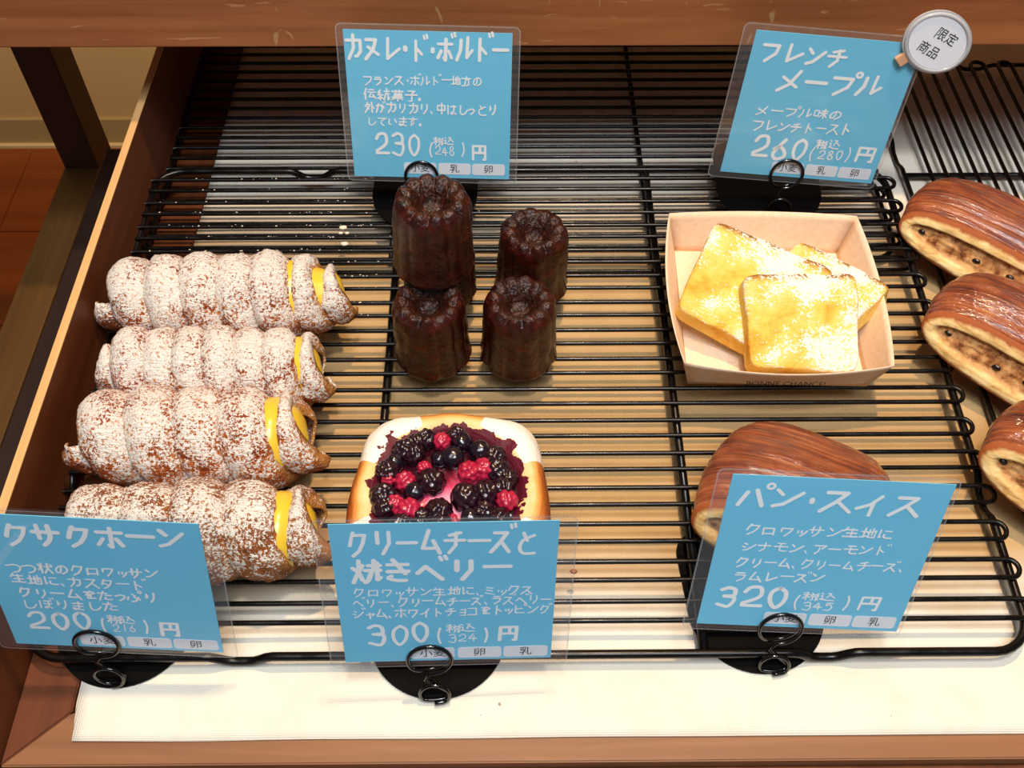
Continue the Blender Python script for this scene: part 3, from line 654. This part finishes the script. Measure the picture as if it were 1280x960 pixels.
# ---------------------------------------------------------------- caneles
def canele_mesh(seed):
    prof = [(0, .0), (0, .018), (.0006, .0258), (.0022, .0270), (.0045, .0264), (.008, .0259), (.015, .0256), (.023, .0253), (.031, .0249), (.038, .0246), (.043, .0243), (.047, .0236), (.0500, .0222), (.0520, .0202), (.0526, .0178), (.0518, .0150), (.0500, .0125), (.0475, .0102), (.0445, .0085), (.0415, .0068), (.0400, .004), (.0396, 0.0)]
    # subdivide
    pr = []
    for a, b in zip(prof, prof[1:]):
        for k in range(2): pr.append((a[0]+(b[0]-a[0])*k/2, a[1]+(b[1]-a[1])*k/2))
    pr.append(prof[-1]); NA = 144; V = []; Fc = []; top = []
    for i, (z, r) in enumerate(pr):
        s = i/len(pr); lip = sm(.50, .62, s)*(1-sm(.80, .95, s)); tp = sm(.55, .66, s)
        for k in range(NA):
            a = 2*pi*k/NA; f = 1-abs(cos(6*a))**.8       # 12 ribs, valleys
            am = .045 if i > 4 else .012
            rr = r*(1-am*f*(1 if s < .55 else 1.7*(1-sm(.8, 1, s))))
            zz = z-.0020*f*lip
            q = (cos(a), sin(a))
            d = nz(q[0]*rr*100, q[1]*rr*100, z*100+seed*7, 1)*.0009+nz(q[0]*rr*330, q[1]*rr*330, z*330+seed*9, 1)*(.0003+.0010*tp)
            rr += d*(1 if r > .003 else 0); zz += d*.7*tp
            V.append((q[0]*rr, q[1]*rr, max(0, zz))); top.append(tp)
        if i:
            for k in range(NA): Fc.append(((i-1)*NA+k, (i-1)*NA+(k+1) % NA, i*NA+(k+1) % NA, i*NA+k))
    return V, Fc, top
cx = [(-.0490, .4335, 0, 1., 'canele at the front left, dark and glossy, under the stacked one'), (.0095, .4330, 0, 1., 'canele at the front right of the group, nothing on top'),
      (.0195, .4950, 0, 1., 'canele at the back right, partly behind the front right one'), (-.0460, .4905, 0, 1., 'canele at the back left, almost hidden under the stacked one'),
      (-.0462, .4625, 1, 1.03, 'canele stacked on top of the others, tallest in the group')]
for k, (x, y, lv, sc, lab) in enumerate(cx):
    V, Fc, top = canele_mesh(k); V = [(a*.985, b*.985, c*1.085) for a, b, c in V]
    o = mesh('canele', V, Fc, M['canele'], attr={'top': top}); o.location = (x, y, zr(y)+(.0574 if lv else 0)); o.rotation_euler = (TH, 0, k*.31); o.scale = (sc, sc, sc)
    tag(o, lab, 'pastry', 'dark caneles')

# ---------------------------------------------------------------- paper box and french toast
zb = zr(.463)+.0004
bx = empty('paper_box', (.1845, .4640, zb), (TH, 0, radians(-1.5)), 'open kraft paper box holding three pieces of french toast', 'box')
fx, fy = .0598, .0600; hx, hy = .0672, .0665; Hh = .0325; NS = 16
def side(name, a, b, A_, B_, bow):
    V = []; Fc = []
    a, b, A_, B_ = map(Vector, (a, b, A_, B_)); mid = (A_+B_)/2; out = Vector((mid.x, mid.y, 0)).normalized()
    for i in range(NS+1):
        t = i/NS; e = 4*t*(1-t)
        for j in range(7):
            s = j/6; p = (a.lerp(b, t)).lerp(A_.lerp(B_, t), s)+out*(bow*e*s)+Vector((0, 0, -.0030*e*s)); V.append(p)
        if i:
            for j in range(6): q = (i-1)*7+j; Fc.append((q, q+1, q+8, q+7))
    o = mesh(name, V, Fc, M['kraft'], bx); m_ = o.modifiers.new('thick', 'SOLIDIFY'); m_.thickness = .0006; m_.offset = 0
cf = [(-fx, -fy, 0), (fx, -fy, 0), (fx, fy, 0), (-fx, fy, 0)]; cr_ = [(-hx, -hy, Hh), (hx, -hy, Hh), (hx, hy, Hh), (-hx, hy, Hh)]
for k in range(4): side('side_wall', cf[k], cf[(k+1) % 4], cr_[k], cr_[(k+1) % 4], .0062)
flat('box_floor', [(-fx, -fy, .0003), (fx, -fy, .0003), (fx, fy, .0003), (-fx, fy, .0003)], .0006, M['kraft'], bx)
t_ = printed('printed_words', 'BONNE CHANCE!', .0052, M['ink'], bx, (.002, -(fy+hy)/2-.0052, Hh*.40)); t_.rotation_euler = (radians(78), 0, 0)
t_.scale = (1.25, 1, 1)
# sugar spilled in box
V = []; Fc = []
for k in range(420):
    x = random.gauss(-.036, .010); y = random.gauss(-.034, .012); x = max(-.056, min(.0, x)); y = max(-.056, min(.0, y)); s = random.uniform(.0003, .0007); n = len(V); z = .0004
    V += [(x-s, y-s, z), (x+s, y-s, z), (x+s, y+s, z), (x-s, y+s, z), (x, y, z+s)]; Fc += [(n, n+1, n+4), (n+1, n+2, n+4), (n+2, n+3, n+4), (n+3, n, n+4)]
su = mesh('spilled_sugar', V, Fc, M['crumb'], None, False); su.matrix_world = Matrix.Translation(bx.location) @ Euler((TH, 0, radians(-1.5))).to_matrix().to_4x4()
tag(su, 'powdered sugar spilled on the floor of the kraft paper box', 'sugar', kind='stuff')
def toast(center, sx, sy, th, rot, label, seed, crust_side=1):
    nx, ny, nzz = 44, 44, 10; bm = bmesh.new(); bmesh.ops.create_cube(bm, size=2)
    bmesh.ops.subdivide_edges(bm, edges=list(bm.edges), cuts=30, use_grid_fill=True)
    V = []; top = []; cr = []
    for v in bm.verts:
        p = v.co.copy(); m_ = max(abs(p.x), abs(p.y), abs(p.z)); 
        u = Vector((copysign(abs(p.x)**.9, p.x), copysign(abs(p.y)**.9, p.y), p.z))
        k = 12.; ln = (abs(u.x)**k+abs(u.y)**k+abs(u.z)**k)**(1/k); q = u/ln
        x = q.x*sx/2*(1+.04*q.y); y = q.y*sy/2*(1+.03*q.x); z = q.z*th/2*(1-.12*(abs(q.x)**3+abs(q.y)**3)/2)
        d = .0012*nz(x, y, z+seed, 60)+.0006*nz(x, y, z+seed, 220)
        z += d*(1 if q.z > 0 else .3); x += d*.6; y += .0014*nz(x, seed, z, 45)
        V.append((x, y, z)); top.append(sm(.35, .8, q.z)); cr.append(sm(.80, .97, q.y*crust_side)*sm(-.1, .5, q.z)*.9)
    bm.verts.index_update(); Fc = [[v.index for v in f.verts] for f in bm.faces]; bm.free()
    o = mesh('french_toast', V, Fc, M['toast'], attr={'top': top, 'crust': cr}); o.location = center; o.rotation_euler = rot
    return tag(o, label, 'french toast', 'french toast in the paper box')
toast((.2165, .4660, zb+.016), .072, .066, .020, (radians(8), radians(-6), radians(-48)), 'rear right piece of french toast, mostly under the other two, against the box wall', 3)
toast((.1690, .4610, zb+.0250), .086, .078, .021, (radians(14), radians(9), radians(-27)), 'rear left piece of french toast in the box, sugared and tilted', 1)
toast((.1950, .4290, zb+.0300), .073, .066, .021, (radians(22), radians(0), radians(-2)), 'front piece of french toast lying on top of the other two', 2)

# ---------------------------------------------------------------- pain suisse rolls
def cutroll(loc, ang, L, D, H, label, seed, roty=0.):
    r = empty('cut_roll', loc, (0, roty, ang), label, 'pastry', 'glazed cinnamon cut rolls')
    a = L/2; b = H/2; NO = 96; ND = 60; sh = .55
    def outline(k):    # stadium-like outline in xz around centre (0, b)
        t = 2*pi*k/NO; cx_ = cos(t); sz = sin(t); e = .62
        x = a*copysign(abs(cx_)**.72, cx_); z = b*copysign(abs(sz)**.85, sz)
        return x, z
    V = []; Fc = []; uv = []
    for j in range(ND+1):
        t = j/ND; sc = (1-t**2.6)**(.5); y = D*t
        # bulge in plan at the left end
        for k in range(NO):
            x, z = outline(k); f0 = (1-sm(0, .38, t)); scx = (.30+.70*sc)*(1-.05*f0*f0); scz = sc*(1-.22*f0*f0)
            x = x*(scx)+(-.0)*t; zz = b+z*scz-(b*(1-scz))*.75
            yy = y-(H-zz)*sh*(1-t)
            lay = .0016*nz(t*14+seed+.6*nz(k/NO*5, t*3, seed), k/NO*4, seed, 1)+.0009*nz(t*34, k/NO*7, seed*2, 1)
            nv = Vector((x/a*.5, 0, (z/b))); lay *= sm(0, .06, t)
            zz += lay*max(0, nv.z)+.0016*nz(x*30, t*3, seed, 1)*max(0, nv.z); x += lay*nv.x
            V.append((x, yy, max(.0001, zz))); uv.append((k/NO, t))
        if j:
            for k in range(NO): p_ = (j-1)*NO; q = j*NO; Fc.append((p_+k, p_+(k+1) % NO, q+(k+1) % NO, q+k))
    mesh('glazed_crust', V, Fc, M['laminate'], r, uv=uv)
    # cut face
    V = []; Fc = []; ks = []; NR = 22
    for j in range(NR+1):
        q = j/NR; sc = 1-q
        for k in range(NO):
            x, z = outline(k); x = x*(a-q*b*.95)/a
            zz = b+z*sc-.0*b; zf_ = z*sc*.78-b*.22*.75; zz = b+zf_; x *= .95; xo = x
            dep = .0035*sm(0, .22, q)-.0045*sin(pi*min(1, q*1.6))*.6-.0018*sm(.45, .6, q)
            yy = -(H-zz)*sh+(-.0010-.0025*sin(min(1, q/.3)*pi/2)+.0040*sm(.4, .62, q))+(.0007*nz(xo*160, zz*160, seed, 1)+.0005*nz(xo*60, zz*400, seed, 1))*sm(.05, .2, q)+.0010*nz(xo*330, zz*330, seed, 1)*sm(.4, .6, q)
            if j == 0: yy = -(H-zz)*sh
            V.append((xo, yy, max(.0001, zz))); ks.append(q)
        if j:
            for k in range(NO): p_ = (j-1)*NO; q_ = j*NO; Fc.append((p_+k, p_+(k+1) % NO, q_+(k+1) % NO, q_+k))
    mesh('cut_face', V, Fc, M['cut'], r, attr={'k': ks})
    # raisins
    rg = random.Random(seed)
    for k in range(4):
        u = -a*.70+a*1.35*k/3+rg.uniform(-.010, .010); z = b+rg.uniform(-.004, .002)
        bm = bmesh.new(); bmesh.ops.create_uvsphere(bm, u_segments=12, v_segments=8, radius=1)
        for v in bm.verts: v.co *= 1+.18*nz(v.co.x, v.co.y, v.co.z+k, 2.5)
        for v in bm.verts: v.co = Vector((v.co.x*.0034, v.co.y*.0022, v.co.z*.0023))
        bm.verts.index_update(); o = mesh('raisin', [v.co.copy() for v in bm.verts], [[v.index for v in f.verts] for f in bm.faces], M['raisin'], r); bm.free()
        o.location = (u, -(H-z)*sh-.0005, z*.80)
    return r
A1 = radians(-42)
def place_roll(px, py, zc, ang, L, D, H, label, seed, base, roty=0.):
    p = at(px, py, zc); d = Vector((cos(ang), sin(ang), 0)); c = p+d*(L/2); c.z = base
    return cutroll(c, ang, L, D, H, label, seed, roty)
place_roll(1126, 258, .044, radians(-37), .150, .068, .040, 'glazed cut roll at the back right, shiniest of the three at the edge', 11, .0205, .085)
place_roll(1156, 380, .044, radians(-40), .150, .068, .043, 'glazed cut roll, middle of the three at the right edge, wide cut side', 12, .0205, .085)
place_roll(1224, 543, .040, radians(-40), .150, .062, .045, 'glazed cut roll nearest the front on the right edge, cropped by the picture', 13, .0205, .085)
place_roll(866, 622, .034, radians(-24), .118, .078, .042, 'glazed roll on the front rack, half hidden behind the front right price card', 14, zr(.28)+.0006)

# ---------------------------------------------------------------- berry danish
dz = zr(.31)+.0006
dn = empty('berry_danish', (-.0335, .3060, dz), (TH, 0, radians(-1)), 'square berry danish with white chocolate corners behind the front middle price card', 'pastry')
NR, NA = 60, 144; V = []; Fc = []; bake = []; choc = []; jam = []
hs = .0595; RW = .0430
def Rout(a):
    k = 5.5; r = hs/((abs(cos(a))**k+abs(sin(a))**k)**(1/k)); s4 = abs(cos(2*a))**3
    return r*(1+.030*s4+.010*nz(cos(a)*2, sin(a)*2, 5, 1))
for i in range(NR+1):
    t = i/NR
    for k in range(NA):
        a = 2*pi*k/NA; Ro = Rout(a); s4 = abs(cos(2*a)); diag = 1-s4
        rw = RW*(1+.03*nz(cos(a)*2, sin(a)*2, 2, 1)+.02*nz(cos(a)*6, sin(a)*6, 4, 1))
        if t < .25:
            q = t/.25; r = rw*q; z = .014+.018*q**4
        elif t < .8:
            q = (t-.25)/.55; r = rw+(Ro-rw)*(1-(1-q)**1.5); e = sin(min(1, q*1.6)*pi/2)
            z = .032+(.0030+.003*s4)*e*(1-q)*1.4-(.010+.003*diag)*q**2.2
            r = min(r, Ro)
        else:
            q = (t-.8)/.2; r = Ro*(1-.10*q**2)+.0015*sin(q*pi)+.0008*sin(q*pi*6)*sm(0, .2, q); z = (.022-.003*diag)*(1-q)
            if q >= .999: z = 0
        x, y = r*cos(a), r*sin(a); tf = sm(.25, .8, t); x *= 1-.10*tf*sm(-.6, 1, sin(a)); y *= 1-.05*tf*sm(0, 1, sin(a)); d = .0026*nz(x, y, 1, 42)+.0009*nz(x, y, z, 160)
        z = max(0, z+d*(0 if t > .97 else 1))
        V.append((x, y, z)); bk = sm(.35, .95, t)*.75+.45*sm(.45, 1, s4)*sm(.35, .65, t); bake.append(bk)
        choc.append(sm(.12, .42, diag)*sm(.27, .36, t)*(1-.55*sm(.86, .95, t)*(1 if sin(a) > 0 else 1.4)) if t > .25 else 0); jam.append((1-sm(.24, .40+.14*max(0, nz(cos(a)*4, sin(a)*4, 7, 1))*3, t))*.85)
    if i:
        for k in range(NA): Fc.append(((i-1)*NA+k, (i-1)*NA+(k+1) % NA, i*NA+(k+1) % NA, i*NA+k))
mesh('dough', V, Fc, M['danish'], dn, attr={'bake': bake, 'choc': choc, 'jam': jam})
V = []; Fc = []; cm = []; NR = 40
for i in range(NR+1):
    q = i/NR
    for k in range(NA):
        a = 2*pi*k/NA; r = (RW-.0005+.0020*nz(cos(a)*7, sin(a)*7, 8, 1))*q; x, y = r*cos(a), r*sin(a)
        z = .0295+.0015*(1-q*q)+.0018*nz(x, y, 3, 80)-.002*q**6
        V.append((x, y, z)); cm.append(max(0, 1.15-Vector((x-.004, (y+.008)*1.1)).length/.028))
    if i:
        for k in range(NA): Fc.append(((i-1)*NA+k, (i-1)*NA+(k+1) % NA, i*NA+(k+1) % NA, i*NA+k))
mesh('berry_cream', V, Fc, M['filling'], dn, attr={'cream': cm})
def berry_mesh(name, R, n, amp, mat, squash=1.):
    pts = [Vector((cos(k*2.39996)*sqrt(1-(1-2*(k+.5)/n)**2), sin(k*2.39996)*sqrt(1-(1-2*(k+.5)/n)**2), 1-2*(k+.5)/n)) for k in range(n)] if n else []
    bm = bmesh.new(); bmesh.ops.create_uvsphere(bm, u_segments=36, v_segments=24, radius=1); cw = 2*sqrt(1/n) if n else 1
    for v in bm.verts:
        p = v.co.normalized(); h = 0
        if n:
            dd = min((p-q).length for q in pts)/cw; h = sqrt(max(0, 1-min(1, dd)**2))
        v.co = Vector((p.x, p.y, p.z*squash))*R*(1-amp+amp*h*1.1+.06*nz(p.x, p.y, p.z, 2))
    bm.verts.index_update(); o = mesh(name, [v.co.copy() for v in bm.verts], [[v.index for v in f.verts] for f in bm.faces], mat, dn); bm.free(); return o
BM = {'B': ('blackberry', .0072, 34, .24, M['black'], 1.05), 'R': ('raspberry', .0052, 30, .24, M['rasp'], 1.), 'U': ('blueberry', .0058, 0, 0., M['blueb'], .9)}
protos = {}
BL = [('B',505,562,1),('B',521,570,.9),('U',565,574,1.15),('U',596,566,1.1),('B',541,601,1.1),('B',549,634,1.1),('B',580,618,1.15),('B',603,613,1.05),('B',617,588,1),('B',484,616,1),('B',487,588,.95),
 ('R',553,556,1),('R',511,600,1.15),('R',492,597,.85),('R',499,626,1.1),('R',515,632,1.3),('R',584,590,1.25),('R',600,587,1.35),('R',627,622,1.2),('R',533,585,.8),('U',522,612,1.),('B',601,633,.9),('B',622,606,.9),
 ('B',535,553,.85),('U',577,556,1.),('B',613,572,.9),('U',500,578,.9),('B',628,596,.8),('U',585,640,.9),('B',530,640,.8),('R',563,645,.9),('B',480,632,.9),('U',550,575,.8),('B',570,547,.8),('B',520,552,.8),('B',553,650,1),('R',540,656,1),('B',590,655,1),('B',505,650,1),('B',618,641,.9)]
inv = (Matrix.Translation(dn.location) @ dn.rotation_euler.to_matrix().to_4x4()).inverted()
for k, (t, px, py, s) in enumerate(BL):
    w_ = at(560+(px-560)*1.10, 594+(py-594)*1.10, dz+.0345); l_ = inv @ w_
    if Vector((l_.x, l_.y)).length > RW-.0045: f_ = (RW-.0045)/Vector((l_.x, l_.y)).length; l_.x *= f_; l_.y *= f_
    if t in protos: o = dup(protos[t], dn)
    else: o = berry_mesh(*BM[t]); protos[t] = o
    o.location = (l_.x, l_.y, .0325+.0012*random.random()); o.scale = (s*1.1,)*3; o.rotation_euler = (random.random()*.8, random.random()*.8, random.random()*6)

# ---------------------------------------------------------------- crumbs
def crumb(px, py, z, s, mat, label, grp=None):
    p = at(px, py, z); bm = bmesh.new(); bmesh.ops.create_icosphere(bm, subdivisions=2, radius=1)
    for v in bm.verts: v.co = Vector((v.co.x*s*1.5, v.co.y*s, v.co.z*s*.7))*(1+.3*nz(v.co.x, v.co.y, v.co.z+px, 2))
    bm.verts.index_update(); o = mesh('crumb', [v.co.copy() for v in bm.verts], [[v.index for v in f.verts] for f in bm.faces], mat); bm.free()
    o.location = (p.x, p.y, z+s*.5); return tag(o, label, 'crumb', grp)
for px, py, s, lab_ in ((429, 286, .0021, 'larger white crumb, rearmost of the cluster on the rack behind the horns'), (426, 292, .0012, 'tiny white crumb, left one of the pair in front of the larger crumb'), (434, 292, .0012, 'tiny white crumb, right one of the pair in front of the larger crumb'), (431, 306, .0020, 'flat white crumb lying alone on the wire in front of the crumb cluster')):
    crumb(px, py, zr(.55), s, M['crumb'], lab_, 'white crumbs behind the horns')
crumb(717, 715, zr(.27), .0015, M['flake'], 'brown pastry flake on the rack right of the front middle card')
V = []; Fc = []
for k in range(230):
    lp = random.randint(0, 5); Y = .5983-.0252*lp+random.choice((-.0059, .0059)); X = random.gauss(-.16, .06)
    if X < -.27: continue
    z = .0160+(Y-.2212)*SL+.0013; s = random.uniform(.0003, .0008); n = len(V); y = Y+random.uniform(-.0008, .0008)
    V += [(X-s, y-s*.6, z), (X+s, y-s*.6, z), (X+s, y+s*.6, z), (X-s, y+s*.6, z), (X, y, z+s)]; Fc += [(n, n+1, n+4), (n+1, n+2, n+4), (n+2, n+3, n+4), (n+3, n, n+4)]
tag(mesh('sugar_specks', V, Fc, M['crumb'], None, False), 'specks of powdered sugar on the rack wires behind the horns', 'sugar', kind='stuff')
